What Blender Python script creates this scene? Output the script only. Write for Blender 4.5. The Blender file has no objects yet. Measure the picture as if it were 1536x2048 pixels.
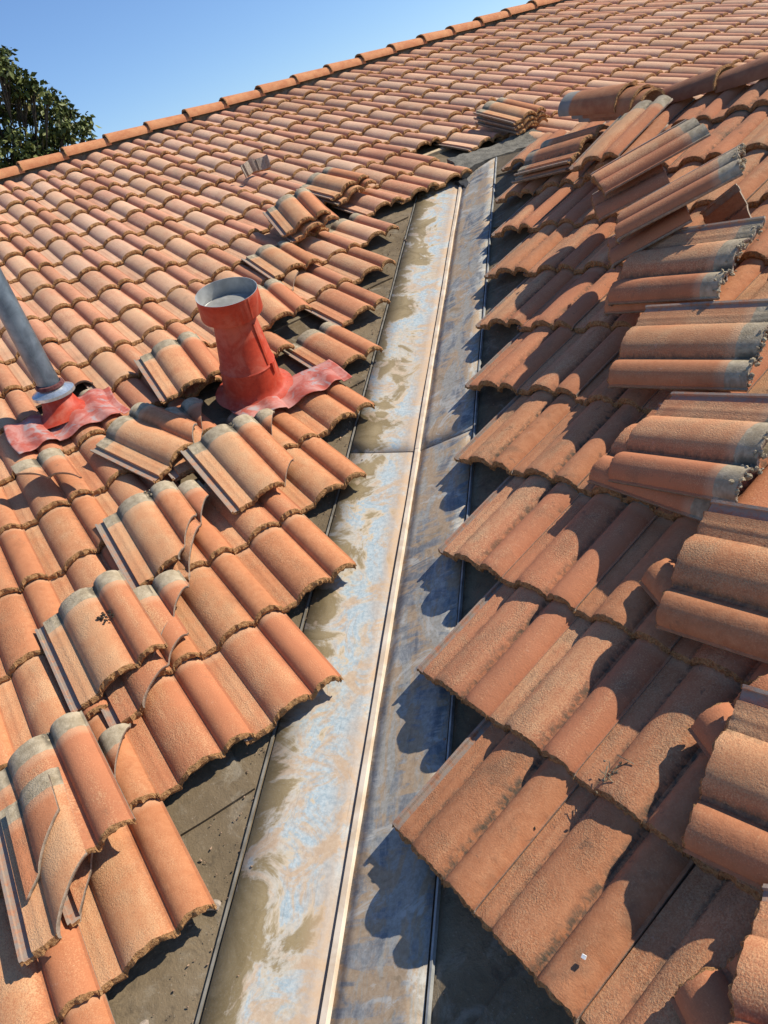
import bpy, bmesh, math, random
import numpy as np
from mathutils import Matrix, Vector
C = bpy.context.scene.collection
random.seed(7)
R = math.radians

# ------------------------------------------------------------------ camera
CAM_POS = Vector((1.176588, -0.98998, 1.489548))
CAM_ROWS = ((0.925629, 0.218657, -0.308869), (-0.165721, -0.499552, -0.850285), (-0.340217, 0.838234, -0.426164))
FPX = 1520.45
cd = bpy.data.cameras.new("camera"); cam = bpy.data.objects.new("camera", cd); C.objects.link(cam)
cd.sensor_fit = 'VERTICAL'; cd.sensor_height = 24.0; cd.lens = FPX / 2048 * 24.0
cd.clip_start = 0.02; cd.clip_end = 2000
r_, d_, f_ = [Vector(v) for v in CAM_ROWS]
m = Matrix((( r_.x, -d_.x, -f_.x, CAM_POS.x), (r_.y, -d_.y, -f_.y, CAM_POS.y), (r_.z, -d_.z, -f_.z, CAM_POS.z), (0, 0, 0, 1)))
cam.matrix_world = m
bpy.context.scene.camera = cam
# ------------------------------------------------------------------ light
SUN = Vector((0.69, 0.33, 0.64)).normalized()
elev = math.asin(SUN.z)
w = bpy.data.worlds.new("World"); bpy.context.scene.world = w; w.use_nodes = True
nt = w.node_tree; bg = nt.nodes['Background']
sky = nt.nodes.new('ShaderNodeTexSky'); sky.sky_type = 'NISHITA'; sky.sun_disc = False
sky.sun_elevation = elev; sky.sun_rotation = math.atan2(SUN.x, SUN.y)
sky.air_density = 1.0; sky.dust_density = 0.0; sky.ozone_density = 3.0
tint = nt.nodes.new('ShaderNodeMix'); tint.data_type = 'RGBA'; tint.blend_type = 'MULTIPLY'; tint.inputs[0].default_value = 1.0; tint.inputs[7].default_value = (0.87, 1.0, 1.23, 1)   # clear dry summer air
nt.links.new(sky.outputs[0], tint.inputs[6]); nt.links.new(tint.outputs[2], bg.inputs[0]); bg.inputs[1].default_value = 0.104
ld = bpy.data.lights.new("sun", 'SUN'); ld.energy = 5.0; ld.angle = R(0.5); ld.color = (1.0, 0.935, 0.82)
sun = bpy.data.objects.new("sun", ld); C.objects.link(sun)
sun.rotation_euler = SUN.to_track_quat('Z', 'Y').to_euler()
sc = bpy.context.scene
sc.view_settings.view_transform = 'Standard'; sc.view_settings.look = 'None'
sc.view_settings.exposure = 0.25; sc.view_settings.gamma = 1.0

# ------------------------------------------------------------------ roof frames
W, E, LT = 0.30, 0.365939, 0.44           # tile cover width, course exposure, tile length
cL = Vector((0.707107, 0.707107, 0)); uL = Vector((-0.669288, 0.669288, 0.322655)); nL = Vector((0.228152, -0.228152, 0.946517)); oL = Vector((0, 0, 0))
cR = Vector((0.730196, -0.683238, 0)); uR = Vector((0.648016, 0.692553, 0.316931)); nR = Vector((-0.216539, -0.231422, 0.948449)); oR = Vector((0.438732, 0.187894, 0.012662))
FR = {'L': (oL, cL, uL, nL), 'R': (oR, cR, uR, nR)}
def P(pl, u, v, h=0.0):
    o, c, s, n = FR[pl]; return o + c * u + s * v + n * h
def pose(pl, u, v, h, a=0.0, tx=0.0, ty=0.0):
    o, c, s, n = FR[pl]
    B = Matrix((c, s, n)).transposed()
    tv = Vector((tx, ty, 1e-9)); T = Matrix.Rotation(tv.length, 3, tv.normalized())
    M3 = B @ T @ Matrix.Rotation(a, 3, 'Z')
    M = M3.to_4x4(); M.translation = P(pl, u, v, h); return M
def project(p):
    q = p - CAM_POS; z = q.dot(f_)
    if z < 0.05: return None
    return 768 + FPX * q.dot(r_) / z, 1024 + FPX * q.dot(d_) / z, z
VD = nL.cross(nR); VD.normalize(); VD = VD if VD.y > 0 else -VD          # valley direction, uphill
def valley(h, t):
    A = Matrix((nL, nR, VD)); b = Vector((h, oR.dot(nR) + h, 0)); return A.inverted() @ b + VD * t
wL = -(nL.cross(VD)).normalized(); wL = wL if wL.x < 0 else -wL           # in left plane, away from the valley
wR = (nR.cross(VD)).normalized(); wR = wR if wR.x > 0 else -wR

# ------------------------------------------------------------------ bookkeeping
def tag(o, label=None, cat=None, group=None, kind=None):
    if label: o['label'] = label
    if cat: o['category'] = cat
    if group: o['group'] = group
    if kind: o['kind'] = kind
    return o
def empty(name, loc, label, cat, group=None):
    o = bpy.data.objects.new(name, None); C.objects.link(o); o.location = loc; o.empty_display_size = 0.05
    bpy.context.view_layer.update()
    return tag(o, label, cat, group)
def link(name, me, mats, parent=None, M=None):
    for mt in (mats if isinstance(mats, (list, tuple)) else [mats]): me.materials.append(mt)
    o = bpy.data.objects.new(name, me); C.objects.link(o)
    if M is not None: o.matrix_world = M
    if parent: o.parent = parent; o.matrix_parent_inverse = parent.matrix_world.inverted()
    return o
def bm_obj(name, bm, mats, parent=None, smooth=True, M=None):
    bmesh.ops.recalc_face_normals(bm, faces=bm.faces[:])
    for f in bm.faces: f.smooth = smooth
    if smooth:
        for e in bm.edges:
            if len(e.link_faces) == 2 and e.calc_face_angle(0) > 0.7: e.smooth = False
    me = bpy.data.meshes.new(name); bm.to_mesh(me); bm.free()
    return link(name, me, mats, parent, M)

# ------------------------------------------------------------------ materials
class NT:
    def __init__(s, name, rough=0.85):
        s.m = bpy.data.materials.new(name); s.m.use_nodes = True; s.t = s.m.node_tree
        s.b = s.t.nodes['Principled BSDF']; s.b.inputs['Roughness'].default_value = rough
        s.b.inputs['Specular IOR Level'].default_value = 0.25
    def n(s, typ, ins=None, **kw):
        nd = s.t.nodes.new('ShaderNode' + typ)
        for k, v in kw.items(): setattr(nd, k, v)
        for k, v in (ins or {}).items(): s.put(nd.inputs[k], v)
        return nd
    def put(s, sock, v):
        if hasattr(v, 'is_output') or isinstance(v, bpy.types.NodeSocket): s.t.links.new(v, sock)
        else: sock.default_value = v
    def noise(s, vec, scale, detail=3, rough=0.55, dist=0.0, w=None):
        nd = s.n('TexNoise', {'Scale': scale, 'Detail': detail, 'Roughness': rough, 'Distortion': dist})
        if w is not None: nd.noise_dimensions = '4D'; s.put(nd.inputs['W'], w)
        if vec is not None: s.put(nd.inputs['Vector'], vec)
        return nd.outputs['Fac']
    def ramp(s, fac, lo, hi, a=0.0, b=1.0):
        return s.n('MapRange', {'Value': fac, 'From Min': lo, 'From Max': hi, 'To Min': a, 'To Max': b}, interpolation_type='SMOOTHSTEP').outputs[0]
    def math(s, op, a, b=0.0):
        nd = s.n('Math', operation=op); s.put(nd.inputs[0], a); s.put(nd.inputs[1], b); return nd.outputs[0]
    def mix(s, fac, a, b, mode='MIX'):
        nd = s.n('Mix', data_type='RGBA', blend_type=mode); nd.clamp_factor = True
        s.put(nd.inputs[0], fac); s.put(nd.inputs[6], a); s.put(nd.inputs[7], b); return nd.outputs[2]
    def bump(s, h, strength, dist, prev=None):
        nd = s.n('Bump', {'Height': h, 'Strength': strength, 'Distance': dist})
        if prev is not None: s.put(nd.inputs['Normal'], prev)
        return nd.outputs[0]
    def done(s, col, nrm=None, rough=None, metal=None):
        s.put(s.b.inputs['Base Color'], col)
        if nrm is not None: s.put(s.b.inputs['Normal'], nrm)
        if rough is not None: s.put(s.b.inputs['Roughness'], rough)
        if metal is not None: s.put(s.b.inputs['Metallic'], metal)
        return s.m
def rgb(r, g, b): return (r, g, b, 1.0)

def tile_face(name, stuff=False):
    k = NT(name, 0.9)
    uv = k.n('UVMap', uv_map='tile').outputs[0]
    sep = k.n('SeparateXYZ', {0: uv}); x, y = sep.outputs[0], sep.outputs[1]
    if stuff:
        at = k.n('Attribute', attribute_name='rnd'); rnd = at.outputs['Fac']
        amt, dirt, pink_mix = k.math('ADD', k.math('MULTIPLY', rnd, 0.5), 0.45), 0.2, 0.55
    else:
        oi = k.n('ObjectInfo'); rnd = oi.outputs['Random']
        cs = k.n('SeparateColor', {0: oi.outputs['Color']}); amt, dirt, pink_mix = cs.outputs[0], cs.outputs[1], cs.outputs[2]
    w4 = k.math('MULTIPLY', rnd, 37.0)
    big = k.noise(uv, 9, 3, 0.6, 0.4, w4); mid = k.noise(uv, 45, 4, 0.65, 0.3, w4); fine = k.noise(uv, 300, 3, 0.7, 0, w4)
    r2 = k.n('TexWhiteNoise', noise_dimensions='1D', ins={'W': w4}).outputs[0]
    red = k.mix(k.ramp(mid, .3, .7), rgb(.50, .192, .080), rgb(.585, .248, .110))
    red = k.mix(k.ramp(r2, .2, .95), red, rgb(.46, .172, .078))
    och = k.mix(k.ramp(big, .35, .65), rgb(.60, .295, .135), rgb(.68, .380, .190))
    red = k.mix(pink_mix, red, k.mix(k.ramp(mid, .3, .7), rgb(.52, .248, .152), rgb(.62, .318, .202))); och = k.mix(pink_mix, och, rgb(.73, .475, .31))
    # colour flash lies on the flat pan and the broad barrel
    band = k.math('MULTIPLY', k.ramp(x, -.004, .004), k.ramp(x, .15, .215, 1.0, 0.0))
    b2 = k.math('ADD', band, k.math('MULTIPLY', k.ramp(x, .235, .26, 0, 1), k.ramp(x, .262, .29, .35, 0)))
    streak = k.noise(k.n('Mapping', {'Vector': uv, 'Scale': (34, 4, 1)}).outputs[0], 1.0, 3, 0.6, 0.2, w4)
    f = k.math('MULTIPLY', b2, amt); f = k.math('ADD', f, k.math('MULTIPLY', k.math('SUBTRACT', big, .5), .8))
    f = k.math('ADD', f, k.math('MULTIPLY', k.math('SUBTRACT', streak, .5), .9))
    f = k.math('ADD', f, k.math('MULTIPLY', k.math('SUBTRACT', fine, .5), 2.6))
    col = k.mix(k.ramp(f, .08, .95), red, och)
    val = k.math('ADD', k.math('MULTIPLY', r2, .16), .92)
    col = k.mix(1.0, col, k.n('CombineColor', {0: val, 1: val, 2: val}).outputs[0], 'MULTIPLY')
    gp = k.n('NewGeometry').outputs['Position']; wst = k.noise(gp, .9, 5, .62, .8); run = k.noise(k.n('Mapping', {'Vector': gp, 'Scale': (1, 1, .25)}).outputs[0], 3.2, 5, .65, .5)
    sv = k.math('ADD', k.ramp(wst, .35, .65, .86, 1.05), k.ramp(run, .58, .72, 0, -.16))
    col = k.mix(1.0, col, k.n('CombineColor', {0: sv, 1: sv, 2: sv}).outputs[0], 'MULTIPLY')
    spots = k.noise(uv, 26, 5, .75, .6, w4)
    col = k.mix(k.math('MULTIPLY', k.ramp(spots, .60, .68), k.math('ADD', k.math('MULTIPLY', dirt, .6), .12)), col, rgb(.17, .10, .06))
    col = k.mix(k.math('MULTIPLY', k.ramp(spots, .36, .30), .35), col, rgb(.66, .42, .29))
    # bare cement head lap
    hm = k.ramp(k.math('ADD', y, k.math('MULTIPLY', k.math('SUBTRACT', mid, .5), .016)), .372, .377)
    cem = k.mix(k.ramp(mid, .3, .7), rgb(.30, .235, .145), rgb(.48, .39, .26))
    halo = k.math('MULTIPLY', k.ramp(y, .335, .365), .35)
    col = k.mix(halo, col, rgb(.66, .45, .27))
    col = k.mix(hm, col, cem)
    # settled dirt along the channels
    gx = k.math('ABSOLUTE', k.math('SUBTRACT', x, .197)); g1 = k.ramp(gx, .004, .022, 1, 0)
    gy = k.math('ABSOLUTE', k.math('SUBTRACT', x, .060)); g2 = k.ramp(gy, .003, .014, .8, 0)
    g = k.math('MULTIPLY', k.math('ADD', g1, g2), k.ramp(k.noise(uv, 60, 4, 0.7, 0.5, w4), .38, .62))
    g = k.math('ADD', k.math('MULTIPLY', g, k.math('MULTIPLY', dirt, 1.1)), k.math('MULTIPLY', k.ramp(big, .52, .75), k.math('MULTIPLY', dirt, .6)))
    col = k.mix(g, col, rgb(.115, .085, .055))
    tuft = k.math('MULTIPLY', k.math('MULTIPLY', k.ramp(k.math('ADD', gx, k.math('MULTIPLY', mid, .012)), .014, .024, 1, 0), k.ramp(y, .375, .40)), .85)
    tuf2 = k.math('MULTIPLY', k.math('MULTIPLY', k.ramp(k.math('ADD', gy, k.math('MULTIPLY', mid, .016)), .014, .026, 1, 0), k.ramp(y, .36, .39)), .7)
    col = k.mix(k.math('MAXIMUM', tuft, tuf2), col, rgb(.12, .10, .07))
    rail = k.ramp(x, -.003, -.0005, 1, 0)
    col = k.mix(k.math('MULTIPLY', rail, k.ramp(mid, .25, .6)), col, rgb(.33, .26, .20))
    col = k.mix(.5, col, k.mix(fine, rgb(.36, .36, .36), rgb(.64, .64, .64)), 'OVERLAY')
    gr = k.math('ADD', .22, k.math('MULTIPLY', k.math('MULTIPLY', b2, k.ramp(big, .35, .6)), .6))
    bn = k.bump(k.noise(uv, 230, 4, 0.65, 0, w4), gr, .0055)
    bn = k.bump(mid, .22, .006, bn)
    return k.done(col, bn)
def tile_edge():
    k = NT('tile_edge', 0.95); tc = k.n('TexCoord').outputs['Object']
    a = k.noise(tc, 130, 4, 0.7); b = k.noise(tc, 420, 2)
    col = k.mix(k.ramp(a, .35, .65), rgb(.27, .115, .043), rgb(.50, .27, .11))
    col = k.mix(k.ramp(b, .55, .75), col, rgb(.55, .36, .17))
    return k.done(col, k.bump(a, .9, .012))
def tile_raw():
    k = NT('tile_underside', 0.95); tc = k.n('TexCoord').outputs['Object']
    a = k.noise(tc, 60, 4, 0.7)
    col = k.mix(k.ramp(a, .3, .7), rgb(.24, .19, .14), rgb(.42, .34, .26))
    return k.done(col, k.bump(k.noise(tc, 250, 3), .5, .003))
M_FACE, M_EDGE, M_RAW = tile_face('tile_face'), tile_edge(), tile_raw()
M_FACE_S = tile_face('tile_face_far', True)

def cap_mat():
    k = NT('ridge_cap_face', 0.9); tc = k.n('TexCoord').outputs['Object']; rnd = k.n('ObjectInfo').outputs['Random']
    w4 = k.math('MULTIPLY', rnd, 20); a = k.noise(tc, 14, 4, .6, .3, w4); fine = k.noise(tc, 330, 2, .6, 0, w4)
    cs = k.n('SeparateColor', {0: k.n('ObjectInfo').outputs['Color']})
    col = k.mix(k.ramp(a, .3, .7), rgb(.47, .165, .07), rgb(.60, .27, .12))
    col = k.mix(k.ramp(fine, .5, .7, 0, .55), col, rgb(.62, .36, .17))
    dk_shade = k.mix(k.ramp(a, .3, .7), rgb(.20, .085, .045), rgb(.29, .13, .07))  # darker brown copy, shade on the right-hand caps put into the colour
    col = k.mix(cs.outputs[1], col, dk_shade)
    hx = k.n('SeparateXYZ', {0: tc}).outputs[1]
    hm = k.math('MULTIPLY', k.ramp(hx, .325, .345), cs.outputs[2])
    col = k.mix(hm, col, k.mix(a, rgb(.19, .18, .15), rgb(.34, .32, .27)))
    return k.done(col, k.bump(fine, .6, .004))
M_CAP = cap_mat()

def felt_mat():
    k = NT('felt', 0.95); tc = k.n('TexCoord').outputs['Object']
    a = k.noise(tc, 2.6, 5, .65, .5); b = k.noise(tc, 22, 4, .7, .4); c = k.noise(tc, 160, 3, .6)
    col = k.mix(k.ramp(a, .3, .7), rgb(.135, .098, .055), rgb(.215, .16, .095))
    col = k.mix(k.ramp(b, .5, .75, 0, .8), col, rgb(.095, .072, .045))
    col = k.mix(k.ramp(k.noise(tc, 7, 5, .7, 1.0), .50, .70, 0, .65), col, rgb(.30, .255, .185)); col = k.mix(k.ramp(k.noise(tc, 3.4, 5, .75, 1.4), .54, .66, 0, .7), col, rgb(.085, .066, .045)); col = k.mix(k.ramp(c, .62, .75, 0, .6), col, rgb(.36, .30, .22))
    return k.done(col, k.bump(c, .5, .003, k.bump(b, .5, .008)))
M_FELT = felt_mat()

def zinc_mat(name, right):
    k = NT(name, 0.6); tc = k.n('TexCoord').outputs['Object']
    sh = (0, 0, 0) if not right else (3.3, 1.7, .4)
    mp = k.n('Mapping', {'Vector': tc, 'Location': sh}).outputs[0]
    st = k.n('Mapping', {'Vector': tc, 'Location': sh, 'Scale': (3.2, 1.0, 1.0) if right else (1.4, 1.0, 1.0)}).outputs[0]
    a = k.noise(st, 2.6, 7, .60, 1.3); b = k.noise(st, 3.6, 7, .66, 1.1); c = k.noise(mp, 75, 5, .75, .3); d = k.noise(mp, 190, 3, .6); e = k.noise(mp, 6.2, 7, .70, 1.5)
    x = k.n('SeparateXYZ', {0: k.n('UVMap', uv_map='pan').outputs[0]}).outputs[0]
    if not right:
        blue = k.mix(k.ramp(c, .3, .7), rgb(.27, .345, .375), rgb(.48, .525, .51))
        pale = k.mix(k.ramp(c, .3, .7), rgb(.42, .37, .28), rgb(.55, .49, .39))
        tan = k.mix(k.ramp(c, .3, .7), rgb(.43, .305, .20), rgb(.53, .41, .285))
        mud = k.mix(k.ramp(e, .35, .65), rgb(.205, .150, .072), rgb(.30, .228, .122))
        col = k.mix(k.ramp(b, .46, .60), tan, pale); col = k.mix(k.math('MULTIPLY', k.ramp(e, .40, .52, 0, 1), k.ramp(b, .37, .48)), col, blue)
        q = k.math('ADD', k.math('ADD', k.math('MULTIPLY', k.math('SUBTRACT', a, .5), 1.5), k.math('MULTIPLY', k.math('SUBTRACT', e, .5), .9)), k.ramp(x, .02, .30, .30, .64))
        col = k.mix(k.math('MULTIPLY', k.ramp(q, .42, .49), k.ramp(e, .35, .6)), col, rgb(.54, .44, .31))
        col = k.mix(k.ramp(q, .48, .60), col, mud)
        col = k.mix(k.math('MULTIPLY', k.ramp(x, .02, .11, .85, 0), k.ramp(a, .30, .55)), col, rgb(.47, .315, .19))
    else:
        blue = k.mix(k.ramp(c, .3, .72), rgb(.185, .20, .205), rgb(.36, .37, .355))
        tan = k.mix(k.ramp(c, .3, .7), rgb(.37, .255, .15), rgb(.48, .355, .23))
        grey = k.mix(k.ramp(c, .3, .7), rgb(.30, .275, .22), rgb(.43, .40, .34))
        col = k.mix(k.ramp(b, .46, .55), tan, grey); col = k.mix(k.ramp(e, .54, .62, 0, .8), col, rgb(.50, .48, .42)); col = k.mix(k.ramp(e, .44, .36, 0, .7), col, rgb(.26, .19, .11)); sm = k.noise(k.n('Mapping', {'Vector': tc, 'Rotation': (0, 0, .5), 'Scale': (2.2, 9, 4)}).outputs[0], 2.0, 6, .7, .8)
        col = k.mix(k.math('MULTIPLY', k.ramp(sm, .47, .57, 0, .9), k.ramp(a, .43, .55)), col, blue)
        col = k.mix(k.math('MULTIPLY', k.ramp(a, .50, .64), k.ramp(sm, .40, .58, 0, .9)), col, rgb(.135, .14, .15))
    col = k.mix(k.ramp(d, .5, .8, 0, .15), col, rgb(.55, .52, .45)); scr = k.noise(k.n('Mapping', {'Vector': tc, 'Scale': (60, 2.5, 6)}).outputs[0], 2.0, 3, .7, .4); col = k.mix(k.ramp(scr, .62, .72, 0, .3), col, rgb(.16, .13, .10))
    return k.done(col, k.bump(d, .15, .001, k.bump(a, .12, .01)), rough=k.ramp(b, .3, .7, .6, .9), metal=0.0)
M_ZL, M_ZR = zinc_mat('zinc_mud', False), zinc_mat('zinc_blue', True)
def simple(name, c1, c2, scale=20, rough=.6, metal=0., bump=.2, bd=.002, fine=0):
    k = NT(name, rough); tc = k.n('TexCoord').outputs['Object']; a = k.noise(tc, scale, 4, .6, .4)
    col = k.mix(k.ramp(a, .32, .68), rgb(*c1), rgb(*c2))
    return k.done(col, k.bump(k.noise(tc, scale * 6, 3), bump, bd), metal=metal)
M_RIB = simple('rib_metal', (.56, .42, .28), (.72, .60, .46), 11, .7, 0, .3)
M_HEM = simple('hem_metal', (.22, .225, .21), (.42, .415, .38), 16, .5, .3, .2)
M_HEML = simple('dull_hem', (.13, .115, .09), (.24, .22, .18), 16, .7, 0, .3)
M_PIPE = simple('galvanised_pipe', (.16, .19, .21), (.27, .31, .33), 14, .42, .75, .05)
M_COLLAR = simple('bright_zinc', (.55, .60, .58), (.75, .78, .76), 60, .3, .8, .1)
M_ZINC = simple('inner_zinc', (.36, .36, .34), (.54, .54, .51), 12, .45, .4, .05)
M_DISC = simple('dusty_zinc', (.24, .235, .21), (.38, .37, .34), 9, .7, .2, .1)
M_WOOD = simple('batten_wood', (.42, .30, .17), (.60, .46, .28), 30, .8)
M_LEAD = simple('mortar_grey', (.11, .10, .078), (.20, .18, .14), 18, .9, 0, .8, .01)
M_RUBBER = simple('black_rubber', (.02, .02, .022), (.05, .05, .05), 25, .55)
M_BARK = simple('bark', (.07, .05, .035), (.13, .10, .07), 14, .9, 0, .8, .02)
M_WALL = simple('stucco', (.52, .45, .35), (.60, .53, .42), 6, .9, 0, .4, .004)
M_DIRT = simple('dirt', (.035, .026, .018), (.10, .075, .05), 60, 1.0, 0, 1, .01)
M_CHIP = simple('white_mortar', (.75, .74, .70), (.82, .81, .78), 40, .8)
M_GROUND = simple('dry_ground', (.14, .12, .07), (.22, .19, .12), 2, .95, 0, .5, .02)
def red_mat(name, fade):
    k = NT(name, .55); tc = k.n('TexCoord').outputs['Object']
    a = k.noise(tc, 9, 5, .65, .8); b = k.noise(tc, 40, 4, .7, .3)
    col = k.mix(k.ramp(b, .3, .7), rgb(.40, .042, .018), rgb(.50, .062, .026))
    if fade:
        col = k.mix(.55, col, rgb(.42, .14, .10)); col = k.mix(k.ramp(a, .40, .62, 0, .85), col, rgb(.52, .26, .21))
        col = k.mix(k.ramp(k.noise(tc, 11, 3, .55, 1.4), .54, .70, 0, .85), col, rgb(.36, .33, .31))
    else:
        col = k.mix(k.ramp(a, .40, .66, 0, .7), col, rgb(.52, .15, .09)); col = k.mix(k.ramp(k.noise(k.n('Mapping', {'Vector': tc, 'Scale': (14, 14, 2)}).outputs[0], 3, 4, .6, .5), .55, .75, 0, .35), col, rgb(.30, .055, .035))
        col = k.mix(k.ramp(k.noise(tc, 120, 2), .72, .76), col, rgb(.20, .03, .02))
    return k.done(col, k.bump(b, .05, .002))
M_RED, M_REDF = red_mat('red_paint', False), red_mat('faded_red_paint', True)
def leaf_mat():
    k = NT('leaf', .5); rnd = k.n('Attribute', attribute_name='lf').outputs['Fac']
    col = k.mix(k.ramp(rnd, .1, .9), rgb(.045, .060, .016), rgb(.16, .18, .045))
    col = k.mix(k.ramp(rnd, .9, 1.0), col, rgb(.20, .16, .05))
    k.b.inputs['Subsurface Weight'].default_value = 0
    return k.done(col)
M_LEAF = leaf_mat()

# ------------------------------------------------------------------ tile mesh
def zt(x):
    if x < -.0258: return -.004
    if x < -.002: return -.012
    if x < .060: return 0.0018 * max(0, 1 - abs(x - .030) / .008)
    if x < .194:
        t = (x - .127) / .067; return .0105 * (x - .060) / .134 + (.035 - .0055) * max(0, 1 - abs(t) ** 2.4) ** .8
    if x < .203: return .0105
    if x < .2965:
        t = (x - .25) / .0468; return .0105 - .005 * (x - .203) / .0935 + .0265 * max(0, 1 - abs(t) ** 2.4) ** .8
    return .0055
def xs_list(n):
    b1 = [.127 - .067 * math.cos(math.pi * i / n) for i in range(n + 1)]; n2 = max(5, int(n * .7))
    b2 = [.25 - .0468 * math.cos(math.pi * i / n2) for i in range(n2 + 1)]
    return [-.034, -.0262, -.0254, -.0025, 0.0, .018, .025, .030, .036, .045] + b1 + b2 + [.2985, .304]
def tile_bm(seed, n=14, ny=9, rag=1.0, cuts=(), warp=1.0, rail=True):
    rg = random.Random(seed); xs = xs_list(n); nx = len(xs)
    ys = [0, .004, .012, .026] + [.026 + (LT - .026) * i / ny for i in range(1, ny + 1)]
    bm = bmesh.new(); uvl = bm.loops.layers.uv.new('tile')
    ph = [rg.uniform(0, 6.28) for _ in range(6)]
    lowf = lambda x: .0016 * math.sin(60 * x + ph[0]) + .0012 * math.sin(140 * x + ph[1])
    top, bot = [], []
    for j, y in enumerate(ys):
        rt, rb = [], []
        for i, x in enumerate(xs):
            yy, z = y, zt(x)
            if x < -.001 and j == 0: yy = .004
            z += warp * (.0007 * math.sin(9 * y + ph[2] + 7 * x) + .0006 * math.sin(31 * x + ph[3]))
            if j < 4:
                k = (1, .55, .2, .06)[j] * rag
                yy += k * (lowf(x) + rg.uniform(-.0026, .0026)); z -= (.0052, .0016, .0004, 0)[j] * rag
                z += k * rg.uniform(-.0008, .0008)
            elif j == len(ys) - 1: yy += rg.uniform(-.0012, .0012)
            th = .0115 + .0105 * max(0, 1 - y / .035)
            if x < -.001: th = .009
            if x > .297: th = .009
            rt.append(bm.verts.new((x, yy, z)))
            yb = yy
            if j == 0: yb = .002 + rg.uniform(-.002, .003) * rag
            rb.append(bm.verts.new((x, yb, z - th + (0 if j else rg.uniform(-.0012, .002) * rag))))
        top.append(rt); bot.append(rb)
    md = [bm.verts.new((v.co.x, min(v.co.y, u.co.y) - rg.uniform(-.0005, .005) * rag, v.co.z * .55 + u.co.z * .45)) for v, u in zip(top[0], bot[0])]
    def f(vs, mi):
        fc = bm.faces.new(vs); fc.material_index = mi; return fc
    for j in range(len(ys) - 1):
        for i in range(nx - 1):
            f((top[j][i], top[j][i + 1], top[j + 1][i + 1], top[j + 1][i]), 1 if j == 0 else 0)
            f((bot[j][i], bot[j + 1][i], bot[j + 1][i + 1], bot[j][i + 1]), 2)
        f((top[j][0], top[j + 1][0], bot[j + 1][0], bot[j][0]), 2)
        f((top[j][-1], bot[j][-1], bot[j + 1][-1], top[j + 1][-1]), 2)
    for i in range(nx - 1):
        f((md[i], md[i + 1], top[0][i + 1], top[0][i]), 1); f((bot[0][i], bot[0][i + 1], md[i + 1], md[i]), 1)
        f((top[-1][i], top[-1][i + 1], bot[-1][i + 1], bot[-1][i]), 2)
    f((md[0], top[0][0], bot[0][0]), 1); f((md[-1], bot[0][-1], top[0][-1]), 1)
    for (x1, y1), (x2, y2) in cuts:
        nrm = Vector((-(y2 - y1), x2 - x1, 0)).normalized()      # keep the side to the left of the line
        r = bmesh.ops.bisect_plane(bm, geom=bm.verts[:] + bm.edges[:] + bm.faces[:], plane_co=(x1, y1, 0), plane_no=nrm, clear_inner=True, dist=1e-5)
        be = [e for e in bm.edges if len(e.link_faces) == 1]
        if be:
            rr = bmesh.ops.triangle_fill(bm, use_beauty=True, use_dissolve=False, edges=be, normal=nrm)
            for g in rr['geom']:
                if isinstance(g, bmesh.types.BMFace): g.material_index = 2
    bmesh.ops.recalc_face_normals(bm, faces=bm.faces[:])
    for fc in bm.faces:
        fc.smooth = True
        for lp in fc.loops: lp[uvl].uv = (lp.vert.co.x, lp.vert.co.y)
    for e in bm.edges:
        if len(e.link_faces) != 2 or len({q.material_index for q in e.link_faces}) > 1: e.smooth = False
        elif e.calc_face_angle(0) > .75 and e.link_faces[0].material_index == 0: e.smooth = False
        elif e.link_faces[0].material_index == 1 and e.calc_face_angle(0) > .45: e.smooth = False
    return bm
def tile_me(*a, **k):
    bm = tile_bm(*a, **k); me = bpy.data.meshes.new('roof_tile'); bm.to_mesh(me); bm.free()
    for mt in (M_FACE, M_EDGE, M_RAW): me.materials.append(mt)
    return me
NEAR = [tile_me(100 + i, 24, 9, rag=1.25) for i in range(12)]
MID = [tile_me(200 + i, 14, 5, warp=2.2, rag=1.4) for i in range(12)]
def put_tile(me, M, label, group, amt=.6, dirt=.2, cat='roof tile', name='roof_tile', pink_mix=.04):
    o = bpy.data.objects.new(name, me); C.objects.link(o); o.matrix_world = M
    o.color = (amt, dirt, pink_mix, 1)
    return tag(o, label, cat, group, 'thing')

# ------------------------------------------------------------------ laid tiles
ORD = ['', 'first', 'second', 'third', 'fourth', 'fifth', 'sixth', 'seventh', 'eighth', 'ninth', 'tenth', 'eleventh', 'twelfth', 'thirteenth', 'fourteenth', 'fifteenth', 'sixteenth', 'seventeenth', 'eighteenth', 'nineteenth', 'twentieth', 'twenty-first', 'twenty-second', 'twenty-third', 'twenty-fourth', 'twenty-fifth', 'twenty-sixth', 'twenty-seventh', 'twenty-eighth', 'twenty-ninth', 'thirtieth', 'thirty-first', 'thirty-second', 'thirty-third', 'thirty-fourth', 'thirty-fifth']
JTOP = 17
def tipL(j):
    return {-4: -4, -3: -3, -2: -2, -1: -1, 0: 0}.get(j, j + 1)
GONE = {(12, 10), (12, 9), (13, 9), (3, 5), (4, 5), (8, 9), (2, 4), (5, 6)}
cells = []
rj = random.Random(3)
for j in range(-4, JTOP + 1):
    lo = -11
    hi = tipL(j) if j <= 8 else (12 if j == 9 else 34)
    for t in range(lo, hi):
        if (t, j) not in GONE: cells.append(('L', t, j))
    if j == 9: cells += [('L', q, 9) for q in range(14, 34)]
    if 4 <= j <= 8: cells += [('L', q, j) for q in range(int(13 + (9.3 - j) * 1.15), 34)]
for j in range(0, 10):
    for t in range(-j, 9):
        cells.append(('R', t, j))
def jit(pl, t, j):
    s = -.0275 / E
    return pose(pl, t * W + rj.uniform(-.003, .003), j * E + rj.gauss(0, .005), rj.uniform(-.001, .004), rj.gauss(0, .006), s + rj.uniform(-.004, .004), rj.uniform(-.008, .008))
info = []
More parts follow.
